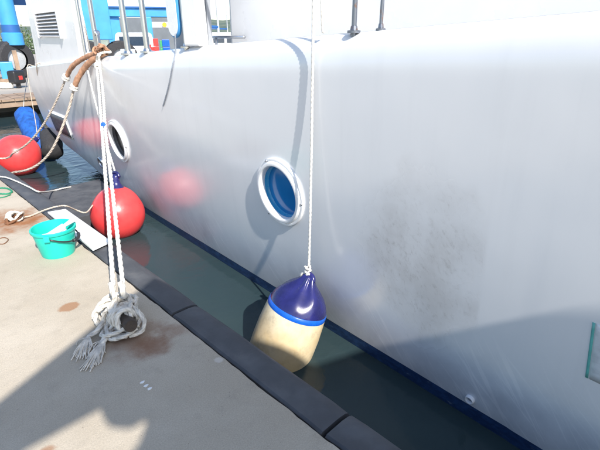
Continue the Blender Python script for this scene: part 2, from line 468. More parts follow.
# boot stripe and bottom
rows = []
for y in ST:
    zb = Zb(y); x = Xs(y,zb); r_ = max(0,min(1,(zb+.4)/.12))
    rows.append([(x+.001,y,zb),(min(XC,x+.02+.3*r_),y,zb-.13+.02*r_),(min(XC,x+.05+.7*r_),y,zb-.30),(min(XC,x+.4+.8*r_),y,-1.1)])
mb = MB(); mb.grid(rows); mb.grid([[(2*XC-p[0],p[1],p[2]) for p in r[::-1]] for r in rows])
mb.build('boot_stripe','boot_blue',boat,smooth=True)
# gunwale cap and sunk deck
mb = MB(); rows = []
for y in ST[::6]+[ST[-1]]:
    x0 = R_[0][0][0] if y == ST[0] else min(XC, Xd(y)+rg(y)[1])
    if y > YEND-.16: x0 = row(y)[0][0]
    z = Zd(y)
    x1 = min(XC,x0+.20)
    rows.append([(x0-.002,y,z),(x1,y,z),(min(XC,x1+.01),y,z-.55),(XC,y,z-.52),(max(XC,2*XC-x1),y,z-.55),(max(XC,2*XC-x1),y,z-.42),(max(XC,2*XC-x0),y,z-.42)])
mb.grid(rows); mb.build('deck','white_gel',boat,smooth=30)

def porthole(y, z, R, glass, name='porthole'):
    x = Xs(y,z); nrm = hull_normal(y,z); Mx = frame_mat(V((x,y,z)), nrm)
    root = empty(name, (x,y,z)); root.parent = boat; root.matrix_parent_inverse = boat.matrix_world.inverted()
    a = MB()
    prof = [(R*1.0,-.012),(R*1.0,.010),(R*.985,.017),(R*.945,.018),(R*.925,.014),(R*.905,.020),(R*.895,.025),(R*.88,.033),(R*.84,.036),(R*.80,.034),(R*.775,.024),(R*.768,.008),(R*.765,-.03)]
    a.lathe(prof, Mx, 64, cap=False); a.build('rim','white_plastic',root,smooth=35)
    a = MB(); a.lathe([(R*.765,-.012),(R*.755,-.035),(R*.715,-.048)], Mx, 48, cap=False); a.build('liner','port_liner' if glass=='port_glass' else 'louvre_dark',root,smooth=True)
    a = MB(); a.lathe([(R*.725,-.05),(R*.725,-.043),(.0001,-.042)], Mx, 48, cap=False); a.build('pane',glass,root)
    for k in range(3):
        an = math.radians(25+120*k); c_ = Mx @ V((R*.955*math.cos(an), R*.955*math.sin(an), .018))
        a = MB(); a.lathe([(.009,-.004),(.009,.004),(.004,.007),(.0001,.007)], frame_mat(c_,nrm), 10); a.build('screw','steel',root,smooth=True)
    return root
porthole(2.238,.531,.25,'port_glass'); porthole(5.19,.41,.25,'port_dark')
# flush hatch aft: dark panel with a thin white frame
hc = (7.05,.30)
def hull_rect(name, mat, y0,y1,z0,z1, off, parent, ny=6,nz=4, sk=0.):
    a = MB(); rows = []
    for i in range(ny+1):
        r = []
        for k in range(nz+1):
            z = z0+(z1-z0)*k/nz; yy = y0+(y1-y0)*i/ny + sk*k/nz; r.append(V((Xs(yy,z),yy,z))+hull_normal(yy,z)*off)
        rows.append(r)
    a.grid([r[::-1] for r in rows]); o = a.build(name, mat, parent, smooth=True)
    so_ = o.modifiers.new('thick','SOLIDIFY'); so_.thickness = off*.9; so_.offset = 0
    return o
hp = hull_rect('side_hatch','white_gel',7.15,8.0,.10,.46,.008,boat)
hull_rect('hatch_panel','louvre_dark',7.19,7.96,.135,.425,.014,hp)
# exhaust outlets and skin fittings
def outlet(name, y, z, R, dark, mat):
    x = Xs(y,z); nrm = hull_normal(y,z); Mx = frame_mat(V((x,y,z)),nrm)
    a = MB(); a.lathe([(R,-.01),(R,.012),(R*.9,.02),(R*.72,.018),(R*.66,.004)],Mx,28,cap=False); o = a.build(name,mat,boat,smooth=35)
    a = MB(); a.lathe([(R*.68,.004),(.0001,.003)],Mx,28,cap=False); a.build('bore',dark,o)
outlet('exhaust_outlet',6.18,-.06,.085,'black_plastic','steel')
outlet('drain_fitting',.72,-.345,.026,'shade_and_bore_grey','white_plastic')
# teal-edged painted mark at the right
hull_rect('painted_mark','teal_paint',.217,.228,.185,.47,.0025,boat,2,8,sk=.028)
hull_rect('painted_panel','pale_panel',-.25,.212,.185,.47,.002,boat,8,8,sk=.028)

def vpost(name, px, py, dx, r, mat, h=1.1, base=True, top=None):
    # a post standing on the gunwale where the pixel says; dx is how far inboard of the edge
    best = None
    for k in range(2000):
        d = 1.5+k*.006; p = at(px,py,d)
        if p.y < YEND-.05 and p.x >= Xd(p.y)+dx: best = p; break
    p = V((best.x,best.y,Zd(best.y)))
    a = MB(); a.lathe([(r,-.02),(r,h)], Matrix.Translation(p), 16); o = a.build(name,mat,boat,smooth=40)
    if base:
        b = MB(); b.lathe([(r*2.6,-.004),(r*2.6,.008),(r*1.5,.012),(r*1.25,.03),(r,.032)], Matrix.Translation(p), 20); b.build('base_plate',mat,o,smooth=35)
    return p
p1 = vpost('stanchion',85,50,.10,.020,'steel')
p2 = vpost('stanchion',97,47,.12,.027,'steel')
p3 = vpost('stanchion',128,51,.09,.028,'steel')
p4 = vpost('stanchion',147,48,.09,.026,'steel')
p5 = vpost('stanchion',186,43,.07,.018,'steel')
p6 = vpost('stanchion',354,28,.06,.0135,'dark_steel',.9)
p7 = vpost('stanchion',381,25,.10,.0095,'dark_steel',.9)
# handrail on top, out of the picture, that carries the fender rope
a = MB(); a.tube([(p7.x,p7.y,p7.z+.9),(p6.x,p6.y,p6.z+.9),(1.965,1.85,Zd(1.85)+.9),(p5.x,p5.y,p5.z+.98),(p4.x,p4.y,p4.z+1.1),(p3.x,p3.y,p3.z+1.1),(p2.x,p2.y,p2.z+1.1)],.017,10); a.build('handrail','steel',boat,smooth=True)
# small bitt on the gunwale
bp = V((Xd(4.72)+.12, 4.72, Zd(4.72)))
a = MB(); a.box((bp.x-.05,bp.y-.07,bp.z-.01),(bp.x+.05,bp.y+.07,bp.z+.05)); bo = a.build('bitt','white_gel',boat,bevel=.01)
a = MB(); a.lathe([(.018,.04),(.018,.17),(.026,.18),(.026,.20),(.01,.215)],Matrix.Translation(bp),14); a.build('pin','steel',bo,smooth=35)
# aft deckhouse, flush with the hull side, with its louvre
yb0, yb1 = 5.97, 8.02
def aft_x(y): return Xd(y)+.035
a = MB()
for (zt0,zt1) in ((0,1),):
    rows = []
    for i in range(13):
        y_ = yb0+(yb1-yb0)*i/12; z0 = Zd(y_)-.03
        rows.append([(aft_x(y_)+.12,y_,z0),(aft_x(y_),y_,z0),(aft_x(y_)+.012,y_,z0+.55),(aft_x(y_)+.03,y_,2.35),(aft_x(y_)+.12,y_,2.36)])
    a.grid(rows); k = len(rows[0])
    a.f.append(tuple(range(k))); a.f.append(tuple(range(12*k,13*k))[::-1])
dh = a.build('aft_bulwark','white_gel',boat,fix=True,bevel=.015,seg=3)
def on_aft(px, py):
    for k in range(3000):
        p = at(px,py,4+k*.003)
        if p.x >= aft_x(p.y)+.012: return p
c0 = on_aft(38,11); c1 = on_aft(61,36); ca = on_aft(60.5,13); cb = on_aft(39.5,36)
ly0, ly1 = (ca.y+c1.y)/2, (c0.y+cb.y)/2; lz0, lz1 = c1.z, (c0.z)
lz0 = (c1.z+cb.z)/2; lz1 = (c0.z+ca.z)/2
lx = lambda y_: aft_x(y_)+.012
lv = empty('louvre_vent', (lx((ly0+ly1)/2),(ly0+ly1)/2,lz0)); lv.parent = dh; lv.matrix_parent_inverse = dh.matrix_world.inverted()
a = MB(); a.add([(lx(ly0)-.006,ly0,lz0),(lx(ly1)-.006,ly1,lz0),(lx(ly1)-.004,ly1,lz1),(lx(ly0)-.004,ly0,lz1)],[(0,1,2,3)]); a.build('backing','louvre_dark',lv)
for i in range(8):
    z = lz0+(lz1-lz0)*i/7; a = MB()
    a.add([(lx(ly0)-.007,ly0,z+.012),(lx(ly1)-.007,ly1,z+.012),(lx(ly1)-.030,ly1,z-.008),(lx(ly0)-.030,ly0,z-.008)],[(0,1,2,3)])
    o = a.build('slat','white_gel',lv); s_ = o.modifiers.new('t','SOLIDIFY'); s_.thickness = .007; s_.offset = 0
for (ya,yb_) in ((ly0-.03,ly0),(ly1,ly1+.03)):
    a = MB(); a.box((lx(ya)-.042,ya,lz0-.03),(lx(ya)+.004,yb_,lz1+.04)); a.build('louvre_frame','white_gel',lv,bevel=.004)
def gun(px,py,dx):
    for k in range(2500):
        p = at(px,py,1.5+k*.005)
        if p.x >= Xd(p.y)+dx: return p
# main cabin
def on_hull(px, py, off):
    for k in range(4000):
        p = at(px,py,1.5+k*.003)
        if p.z < Zd(p.y) and p.x >= Xs(p.y,p.z)-off: return p
a = MB()
gc = gun(229,39,.5); yc = gc.y
x0 = Xd(yc)+.50
cab = [(x0,yc),(5.9,yc),(5.9,-3.6),(4.9,-4.6),(3.5,-4.6),(x0-.05,-3.4)]
a.prism(cab, .95, 3.3); cb_ = a.build('cabin','white_gel',boat,bevel=.05,seg=3)
# leaning white pillar and bulkhead with its shade painted grey, between cabin and after deck
q0 = gun(196,42,.08); a = MB()
a.add([(q0.x-.05,q0.y+.10,q0.z-.03),(q0.x+.04,q0.y+.10,q0.z-.03),(q0.x+.04,q0.y-.12,q0.z-.03),(q0.x-.05,q0.y-.12,q0.z-.03),
       (q0.x+.0,q0.y+.16,q0.z+1.3),(q0.x+.09,q0.y+.16,q0.z+1.3),(q0.x+.09,q0.y+.02,q0.z+1.3),(q0.x+.0,q0.y+.02,q0.z+1.3)],
      [(3,2,1,0),(4,5,6,7),(0,1,5,4),(1,2,6,5),(2,3,7,6),(3,0,4,7)])
a.build('pillar','white_gel',boat,fix=True,bevel=.012)
q1 = gun(204,41,.24); a = MB(); a.box((q1.x-.02,q1.y-.10,q1.z-.4),(q1.x+.02,q1.y+.45,q1.z+1.4)); a.build('bulkhead','shade_and_bore_grey',boat,bevel=.006)
# side deck rail seen in the gap by the cabin
q2 = gun(216,37,.45)
a = MB(); a.tube([(q2.x,q2.y+.4,q2.z),(q2.x,q2.y-.4,q2.z)],.012,8); a.tube([(q2.x,q2.y,q2.z),(q2.x,q2.y,q2.z-.6)],.012,8); a.build('deck_rail','steel',boat,smooth=True)

# ---------------------------------------------------------------- horseshoe cloth hanging at the rail
hs = gun(175,38,.05)
a = MB(); pts = []
for i in range(25):
    t = i/24; an = math.pi*t
    pts.append(V((hs.x+.01, hs.y+.075*math.cos(an)+.0, hs.z+.10-.085*math.sin(an))))
pts = [pts[0]+V((0,.02,.75))]+[pts[0]+V((0,.01,.4))]+pts+[pts[-1]+V((0,.01,.4)),pts[-1]+V((0,.02,.75))]
lb = empty('lifebuoy_cover', hs, 'white cloth lifebuoy cover with blue edge hanging by the rail', 'lifebuoy cover')
bod = MB(); bod.add([p+V((.02,0,0)) for p in pts]+[p+V((-.02,0,0)) for p in pts], [tuple(range(len(pts)))[::-1], tuple(range(len(pts),2*len(pts)))]+[(i,i+1,len(pts)+i+1,len(pts)+i) for i in range(len(pts)-1)])
bod.build('cover','white_plastic',lb,fix=True)
a = MB(); a.tube(pts,.017,8); a.build('edging','lift_blue',lb,smooth=True)

tag(rope('grey_line',[hs+V((.0,-.03,.03)),hs+V((-.02,-.04,.015)),on_hull(175.5,52,.012),on_hull(173,64,.008),on_hull(169.5,82,.008),on_hull(166,96,.008),on_hull(163,106,.008)],.0065,'line_grey'),'short thin grey line over the gunwale below the white lifebuoy cover','cord')  # thin grey tube following the hull side
# ---------------------------------------------------------------- white and blue fender with its rope
FT = V((1.885,1.835,.035)); FB = V((1.675,1.925,-.538))
ax = (FB-FT).normalized()
fe = empty('hanging_fender', FT, 'white cylindrical fender with dark blue cap hanging between hull and quay', 'fender')
FM = frame_mat(FT, -ax, V((0,1,0)))
def lobed(prof, n=48, lob=None):
    a = MB(); vs_ = []; fs = []
    for (r,z) in prof:
        for i in range(n):
            t = 2*math.pi*i/n; rr = r*(1+(lob(t,z) if lob else 0)); vs_.append(FM @ V((rr*math.cos(t), rr*math.sin(t), z)))
    for k in range(len(prof)-1):
        for i in range(n): fs.append((k*n+i,k*n+(i+1)%n,(k+1)*n+(i+1)%n,(k+1)*n+i))
    fs.append(tuple(range(n))[::-1]); fs.append(tuple((len(prof)-1)*n+i for i in range(n)))
    a.add(vs_, fs); return a
body = [(.03,-.80),(.11,-.79),(.17,-.765),(.205,-.71),(.218,-.62),(.222,-.48),(.220,-.37),(.213,-.28),(.209,-.235),(.2045,-.208)]
lobed(body).build('body','fender_white',fe,smooth=50)
lobed([(.2075,-.221),(.2085,-.212),(.2055,-.190),(.2005,-.185)]).build('band','bright_blue',fe,smooth=50)
def lob(t,z): 
    k = max(0,min(1,(z+.15)/.13)); return k*(.20*math.cos(2*t) + .10*math.cos(6*t+1)+.05*math.cos(9*t))
lobed([(.2015,-.188),(.196,-.165),(.180,-.135),(.157,-.105),(.128,-.075),(.098,-.048),(.070,-.022),(.050,.004),(.042,.022),(.036,.034),(.018,.042)],64,lob).build('cap','navy_vinyl',fe,smooth=60)
a = MB(); pts = [FM @ V((.042*math.cos(t)*1.0, 0, .012+.035*math.sin(t))) for t in [math.pi*k/12 for k in range(13)]]
a.tube(pts,.017,10); a.build('eye','navy_vinyl',fe,smooth=True)
fr_ = empty('fender_rope', (1.93,1.85,Zd(1.85)+.9), 'white rope running down the hull to the blue capped fender', 'rope')
rope('line',[(1.955,1.853,Zd(1.85)+.915),(1.932,1.851,Zd(1.85)+.5),(1.926,1.85,Zd(1.85)+.05),(1.922,1.85,1.0),(1.915,1.849,.5),(1.904,1.846,.13),(1.893,1.838,.052)],.0085,'rope_white',fr_)
rope('tail',[(1.975,1.853,Zd(1.85)+.915),(1.96,1.835,Zd(1.85)+.5),(1.97,1.826,Zd(1.85)+.06),(1.985,1.824,Zd(1.85)+.012)],.006,'rope_white',fr_)
a = MB()
kp = V((1.896,1.842,.105))
for j in range(3):
    ct = [kp + V((.017*math.cos(t+j)-.004*j, .018*math.sin(t+j), -.026+.026*j+.008*math.sin(2*t))) for t in [k*.7 for k in range(11)]]
    rope_mb(a, ct, .008)
rope_mb(a, [kp+V((-.01,.02,-.02)),kp+V((-.02,.045,-.035)),kp+V((-.015,.052,-.065))], .008)
rope_mb(a, [kp+V((-.012,0,-.02)),kp+V((-.024,-.004,-.06)),kp+V((-.026,-.005,-.085)),kp+V((-.016,-.004,-.10))], .0085)
a.build('knot','rope_white',fr_,smooth=True)

# ---------------------------------------------------------------- red ball buoys
def buoy(c, R, tilt, label):
    root = empty('ball_buoy', (c.x,c.y,c.z-R), label, 'buoy', 'red ball buoys floating along the hull')
    Mx = Matrix.Translation(c) @ tilt.to_matrix().to_4x4()
    prof = [(R*.02,-R)]
    for k in range(1,30):
        t = -math.pi/2+math.pi*k/32; z = R*math.sin(t); r = R*math.cos(t)
        prof.append((r, z if z < R*.55 else z+ (z-R*.55)*.25))
    a = MB(); a.lathe(prof,Mx,48); a.build('ball','buoy_red',root,smooth=50)
    z0 = R*.985
    a = MB(); a.lathe([(R*.34,z0-.02),(R*.30,z0+.012),(R*.24,z0+.035),(R*.17,z0+.06),(R*.13,z0+.10),(R*.15,z0+.13),(R*.11,z0+.16),(.01,z0+.17)],Mx,24); a.build('neck','navy_vinyl',root,smooth=50)
    a = MB(); a.tube([Mx @ V((.05*math.cos(t),0,z0+.135+.05*math.sin(t))) for t in [math.pi*k/10 for k in range(11)]],.016,8); a.build('eye','navy_vinyl',root,smooth=True)
    return Mx @ V((0,0,z0+.19))
B1 = at(118,214,4.98); B2 = at(18,156,7.15)
n1 = buoy(B1,.285,V((.12,.05,1)).to_track_quat('Z','Y'),'red ball buoy with navy neck floating between quay and hull beside the green bucket')
n2 = buoy(B2,.33,V((.9,.55,.45)).to_track_quat('Z','Y'),'red ball buoy at the stern behind the mooring ropes, beside the blue fender')

# fenders under the stern quarter
def soft_fender(name, p_top, p_bot, R, mat, label, cat, capmat):
    root = empty(name, p_top, label, cat); ax_ = (p_top-p_bot).normalized(); L = (p_top-p_bot).length
    Mx = frame_mat(p_bot, ax_, V((0,1,0))); a = MB(); vs_ = []; fs = []; n = 28; K = 22
    for k in range(K+1):
        t = k/K; r = R*(min(1,(t/.10))**.5 if t < .10 else (min(1,((1-t)/.10))**.5 if t > .9 else 1)); r = max(r,.02)
        for i in range(n):
            an = 2*math.pi*i/n; w_ = 1+.06*mnoise.noise(V((math.cos(an)*2,math.sin(an)*2,t*5)))+.03*math.sin(an*7+t*4)
            vs_.append(Mx @ V((r*w_*math.cos(an), r*w_*math.sin(an), L*t)))
    for k in range(K):
        for i in range(n): fs.append((k*n+i,k*n+(i+1)%n,(k+1)*n+(i+1)%n,(k+1)*n+i))
    fs.append(tuple(range(n))[::-1]); fs.append(tuple(K*n+i for i in range(n)))
    a.add(vs_,fs); a.build('cover',mat,root,smooth=True)
    a = MB(); a.lathe([(R*.42,L-.03),(R*.36,L+.03),(R*.2,L+.07),(.01,L+.08)],Mx,16); a.build('neck',capmat,root,smooth=True)
    return Mx @ V((0,0,L+.07))
tb = soft_fender('covered_fender', at(24,112,9.0), at(44,153,8.1), .20, 'blue_fabric', 'long fender in a bright blue cloth cover leaning against the stern', 'fender', 'canvas_brown')
tk = soft_fender('rubber_buoy', at(50,133,8.05), at(53,155,7.75), .17, 'tyre', 'dark round rubber buoy tucked under the stern beside the blue fender', 'buoy', 'light_grey_metal')
rope('fender_line',[tb+V((0,0,-.02)),tb+V((.08,.02,.25)),V((Xd(8.6)+.05,8.6,Zd(8.6)))],.007,'rope_white')
tag(bpy.data.objects['fender_line'],'short white line holding the blue covered fender to the stern','rope')
sr = V((Xs(7.7,.45)-.015,7.7,.45))
tag(rope('buoy_line',[tk+V((0,0,-.03)),tk+V((.0,-.02,.2)),V((Xd(7.9)-.012,7.9,Zd(7.9)-.05)),V((Xd(7.9)+.1,7.9,Zd(7.9)+.012))],.009,'rope_thin'),'thin line from the dark rubber buoy up to the stern deck','rope')
tag(rope('buoy_line',[n2-V((.02,.01,.01)),n2+V((.03,.06,.2)),V((Xd(8.5)-.014,8.5,Zd(8.5)-.05)),V((Xd(8.5)+.1,8.5,Zd(8.5)+.012))],.006,'rope_thin'),'thin line from the farther red buoy up to the stern deck','rope')
d3 = gun(86,58,-.012)
tag(rope('buoy_line',[n1+V((0,0,-.03)),n1*.5+d3*.5+V((-.02,0,-.02)),d3,d3+V((.12,0,.035))],.010,'rope_white'),'white line from the deck down to the nearer red buoy','rope')

# ---------------------------------------------------------------- mooring ropes
BOL = V((.80,2.20,0))
fl = gun(99,56,.0)
top1 = gun(97,64,-.02); top2 = gun(100,66,-.02)
r1 = empty('mooring_rope', fl, 'pair of thick white mooring ropes from the deck down to the bollard', 'rope')
e1 = V((.79,2.30,.19)); e2 = V((.835,2.27,.19))
def sag(a, b, s, n=5): return [a+(b-a)*(k/n)-V((0,0,1))*s*4*(k/n)*(1-k/n) for k in range(n+1)]
rope('strand',[fl+V((.10,0,.04)),fl+V((0.0,0,.02))]+sag(top1,e1,.02),.0142,'rope_white',r1)
mid0 = top1+(e1-top1)*.42
rope('strand',[fl+V((.12,-.05,.04)),fl+V((0.0,-.03,.02))]+[top2,top2*.5+mid0*.5+V((.018,-.012,0)),mid0+V((.024,-.014,-.02))]+sag(mid0+V((.024,-.014,-.02)),e2,.015,4)[1:],.0142,'rope_white',r1)
mid = top1+(e1-top1)*.40-V((0,0,.02)); td = (e1-top1).normalized()
a = MB(); a.lathe([(.020,-.03),(.024,-.02),(.024,.02),(.020,.03)],frame_mat(mid+V((.012,-.007,0)),td),14); a.build('whipping','tape_blue',r1,smooth=40)
a = MB(); 
for k in range(4): a.tube([top1+td*(.02+.022*k)+frames([V((0,0,0)),td])[0][1]*0+ (frames([V((0,0,0)),td])[0][1]*math.cos(t)+frames([V((0,0,0)),td])[0][2]*math.sin(t))*.020 for t in [2*math.pi*j/14 for j in range(15)]],.011,6)
a.build('lashing','rope_white',r1,smooth=True)
# two beige ropes leading aft to a bollard out of the picture, with brown canvas sleeves
def pxpath(pts, d0, d1):
    n = len(pts); return [at(x,y,d0+(d1-d0)*(i/(n-1))) for i,(x,y) in enumerate(pts)]
bt = empty('mooring_rope', (.6,7.6,0), 'pair of sagging beige mooring ropes leading left past the red buoy, with brown sleeves', 'rope')
dep = (fl-CAM).dot(fwd)
L1 = pxpath([(104,50),(94,54),(82,59),(72,67),(66,78),(58,97),(48,117),(38,132),(27,144),(14,152.5),(0,158.5)], dep, 6.35)
L2 = pxpath([(106,52),(97,57),(87,65),(79,76),(74,88),(69,108),(60,133),(51,151),(40,163),(28,169.5),(16,172),(0,173)], dep, 5.9)
L1 += [V((.62,7.55,.14)),V((.45,7.75,.12))]; L2 += [V((.75,7.2,.03)),V((.52,7.6,.10))]
rope('strand',L1,.0135,'rope_beige',bt); rope('strand',L2,.0155,'rope_beige',bt)
def sleeve(path, r, name):
    pts = spline(path,.025); fr2 = frames(pts); a = MB(); n = 14; vs_ = []; fs = []
    for k,p in enumerate(pts):
        t,nn,bb = fr2[k]
        for i in range(n):
            an = 2*math.pi*i/n; rr = r*(1+.18*mnoise.noise(V((math.cos(an)*1.5,math.sin(an)*1.5,k*.22)))+.06*math.sin(k*1.3+an*2))
            vs_.append(p+(nn*math.cos(an)+bb*math.sin(an))*rr)
    for k in range(len(pts)-1):
        for i in range(n): fs.append((k*n+i,k*n+(i+1)%n,(k+1)*n+(i+1)%n,(k+1)*n+i))
    a.add(vs_,fs); return a.build(name,'canvas_brown',bt,smooth=True)
sleeve(L1[:5],.027,'sleeve'); sleeve(L2[:5],.031,'sleeve')
for P in (L1,L2):
    t = (P[5]-P[4]).normalized(); f0 = frames([V((0,0,0)),t])[0]; a = MB()
    for k in range(4): a.tube([P[4]+t*(.016*(k-2))+(f0[1]*math.cos(q)+f0[2]*math.sin(q))*(.032+.004*(k%2)) for q in [2*math.pi*j/14 for j in range(15)]],.012,6)
    a.build('lashing','rope_white',bt,smooth=True)
a = MB(); a.lathe([(.13,0),(.13,.015),(.055,.03),(.05,.20),(.075,.22),(.075,.25),(.04,.265)],Matrix.Translation(V((.42,7.8,0))),24)
tag(a.build('bollard','rust_iron',smooth=35),'far rusty bollard on the quay holding the beige ropes','bollard')
# brown lashed bundle where the ropes cross the gunwale
a = MB()
for k in range(6):
    c_ = gun(98+k*1.3,54-k*.7,.03+.02*(k%3)); ct = [c_+V((.045*math.cos(t),.05*math.sin(t)+.02*math.sin(2*t+k),.035*math.sin(t+k)+.03)) for t in [q*.7 for q in range(10)]]
    rope_mb(a, ct, .014)
a.build('lashing','canvas_brown',bt,smooth=True)
a = MB(); bk = gun(98,42,.10); a.box((bk.x-.02,bk.y-.035,bk.z-.08),(bk.x+.02,bk.y+.035,bk.z+.09)); a.lathe([(.03,-.03),(.03,.03)],frame_mat(bk+V((0,0,.09)),V((1,0,0))),14)
a.build('shackle','steel',bt,bevel=.008)
tag(rope('thin_line',[gun(90,50,.06)+V((0,0,.0)),at(84,22,dep),at(79,0,dep-.05),at(77,-14,dep-.05)],.008,'rope_white'),'thin white line rising beside the white aft bulwark','rope')

# ---------------------------------------------------------------- bollard with its tangle of rope
bo = empty('bollard', BOL, 'rusty iron pin bollard wrapped in frayed white rope at the quay edge', 'bollard')
p0 = V((.815,2.33,.060)); pin_dir = (V((.765,2.05,.115))-p0).normalized()
a = MB(); a.lathe([(.033,0),(.033,.20),(.036,.21),(.036,.262),(.032,.270),(.0001,.268)],frame_mat(p0,pin_dir),24); a.build('pin','dark_iron',bo,smooth=35)
a = MB(); a.lathe([(.075,-.002),(.075,.014),(.05,.02)],Matrix.Translation(V((.815,2.33,0))),20); a.lathe([(.043,.0),(.043,.075)],Matrix.Translation(V((.815,2.33,.0))),16); a.build('base','rust_iron',bo,smooth=35)
kn = empty('rope_tangle', V((.78,2.25,0)), 'tangle of greyish frayed rope knotted over the bollard pin', 'rope')
f0 = frames([V((0,0,0)),pin_dir])[0]; a = MB()
ct = []
for k in range(34):
    t = k*.78; u = k/33
    ct.append(p0+pin_dir*(.02+.19*u)+(f0[1]*math.cos(t)+f0[2]*math.sin(t))*(.064+.012*math.sin(k*1.7)))
rope_mb(a, ct, .0135)
rnd = random.Random(5)
for j in range(13):
    c_ = p0+pin_dir*(-.02+.20*rnd.random())+V((rnd.uniform(-.05,.03),rnd.uniform(-.02,.03),-.01+.03*rnd.random())); A = V((rnd.gauss(0,1),rnd.gauss(0,1),rnd.gauss(0,.6))).normalized(); B = A.orthogonal().normalized()
    ct = [c_+A*(.125*math.cos(t))+B*(.10*math.sin(t))+A.cross(B)*.035*math.sin(2*t+j) for t in [q*.62+j for q in range(11)]]
    ct = [V((p.x,p.y,max(.014,.03+(p.z-.03)*.75))) for p in ct]
    rope_mb(a, ct, .0118)
rope_mb(a, [e1+V((.01,.05,.06)),e1,p0+V((-.02,-.02,.10)),p0+pin_dir*.08+V((-.06,0,.03)),p0+pin_dir*.12+V((-.04,0,-.04))], .017)
rope_mb(a, [e2+V((.01,.05,.06)),e2,p0+V((.05,-.03,.09)),p0+pin_dir*.10+V((.065,0,.02)),p0+pin_dir*.16+V((.03,0,-.05))], .017)
a.build('loops','rope_old',kn,smooth=True)
# frayed tail lying on the concrete
a = MB(); T0 = p0+pin_dir*.10+V((-.08,0,-.06)); T0.z = .03; T1 = onz(98,352,.012); 
rope_mb(a,[p0+pin_dir*.1+V((-.03,0,.03)),T0,T0*.55+T1*.45+V((0,0,.006)),T0*.25+T1*.75],.018)
rope_mb(a,[p0+pin_dir*.05+V((-.05,0,.02)),onz(106,318,.05),onz(98,330,.03),onz(88,338,.018),onz(84,345,.016)],.015)
a.build('tail','rope_old',kn,smooth=True)
a = MB()
for j in range(170):
    s_ = T0.lerp(T1,.5+.3*rnd.random()); d_ = (T1-T0).normalized()*rnd.uniform(.05,.17)+V((rnd.gauss(0,.022),rnd.gauss(0,.022),0))
    if j%3 == 0: s_ = onz(90,338,.02); d_ = (onz(82,352,.01)-s_)*rnd.uniform(.6,1.4)+V((rnd.gauss(0,.025),rnd.gauss(0,.025),0))
    a.tube(spline([s_+V((0,0,.012*rnd.random())),s_+d_*.5+V((rnd.gauss(0,.008),rnd.gauss(0,.008),.012)),V((s_.x+d_.x,s_.y+d_.y,.004))],.012),.0034,4)
for j in range(22):
    s_ = p0+pin_dir*(.2*rnd.random())+V((rnd.gauss(0,.05),rnd.gauss(0,.04),.02+.05*rnd.random())); d_ = V((rnd.gauss(0,.03),rnd.gauss(0,.03),-abs(rnd.gauss(0,.02))))
    e_ = s_+d_; e_.z = max(.004,e_.z); a.tube(spline([s_,s_+d_*.5+V((0,0,.015)),e_],.012),.0022,4)
fo = a.build('frayed_fibres','rope_old',kn,smooth=True); fo['kind'] = 'stuff'

# ---------------------------------------------------------------- bucket, brush, board, ring, small things
BK = V((.865,3.53,.0)); KS = .93
bu = empty('bucket', BK, 'turquoise plastic bucket with black handle standing on the quay edge', 'bucket')
Mx = Matrix.Translation(BK)@Matrix.Scale(KS,4); a = MB()
a.lathe([(.0001,.012),(.112,.012),(.115,.0),(.122,.0),(.126,.012),(.158,.205),(.166,.207),(.170,.213),(.170,.232),(.164,.238),(.156,.234),(.153,.205),(.120,.024),(.0001,.022)],Mx,56,cap=False); a.build('shell','bucket_green',bu,smooth=35)
a = MB(); hd = V((.82,-.57,0)).normalized(); hp_ = V((-hd.y,hd.x,0))
ct = []
for k in range(15):
    t = math.pi*k/14; ct.append(BK+(V((0,0,.20))+hp_*(.172*math.cos(t))+hd*(.178*math.sin(t)*.98)-V((0,0,.075*math.sin(t))))*KS)
a.tube(ct,.006,8); a.build('handle','black_plastic',bu,smooth=True)
a = MB(); a.tube(ct[5:10],.0125,10); a.build('grip','black_plastic',bu,smooth=True)
for s_ in (-1,1):
    a = MB(); c_ = BK+(V((0,0,.20))+hp_*(.168*s_))*KS; a.box((-.02,-.012,-.025),(.02,.012,.02),Matrix.Translation(c_)@Matrix.Rotation(math.atan2(hp_.y,hp_.x)+math.pi/2,4,'Z')); a.build('lug','bucket_green',bu,bevel=.005)
# white scrubbing brush in the bucket
s0 = BK+V((-.04,-.03,.17)); s1 = at(77,217.5,(BK+V((.1,0,.25))-CAM).dot(fwd)); dr = (s1-s0).normalized()
br = empty('brush', s0, 'white plastic brush leaning out of the turquoise bucket', 'brush')
a = MB(); a.tube([s0+dr*.10,s0+dr*.16,s0+dr*.22,s1],[.012,.017,.019,.013],12); a.build('handle','white_plastic',br,smooth=True)
a = MB(); MM = frame_mat(s0,dr); a.box((-.014,-.035,-.02),(.014,.035,.12),MM); a.build('head','white_plastic',br,bevel=.008)
a = MB(); a.box((-.045,-.031,-.015),(-.0145,.031,.115),MM); a.build('bristles','rope_white',br,bevel=.004)
rg = MB(); c_ = BK+V((-.06,.02,.15)); vs_ = []
for i in range(9):
    vs_.append([c_+V((.012*(i-4), .012*(k-4), .02*math.exp(-((i-4)**2+(k-4)**2)/9)+.012*mnoise.noise(V((i*.6,k*.6,3))))) for k in range(9)])
rg.grid([r[::-1] for r in vs_]); o = rg.build('rag','white_board',None,smooth=True); s_ = o.modifiers.new('t','SOLIDIFY'); s_.thickness=.02
tag(o,'small white crumpled rag inside the turquoise bucket','rag')
# water in the bucket
a = MB(); a.lathe([(.1395,.135),(.0001,.1351)],Mx,40,cap=False); a.build('wash_water','sea',bu)
# white board on the rubber
a = MB(); bd = [onz(48,214,.004),onz(66,211,.004),onz(111,243,.004),onz(93,251.5,.004)]
a.prism([(p.x,p.y) for p in bd][::-1], .006, .026); tag(a.build('board','white_board',bevel=.003,fix=True),'white board lying on the rubber edge behind the bucket','board')
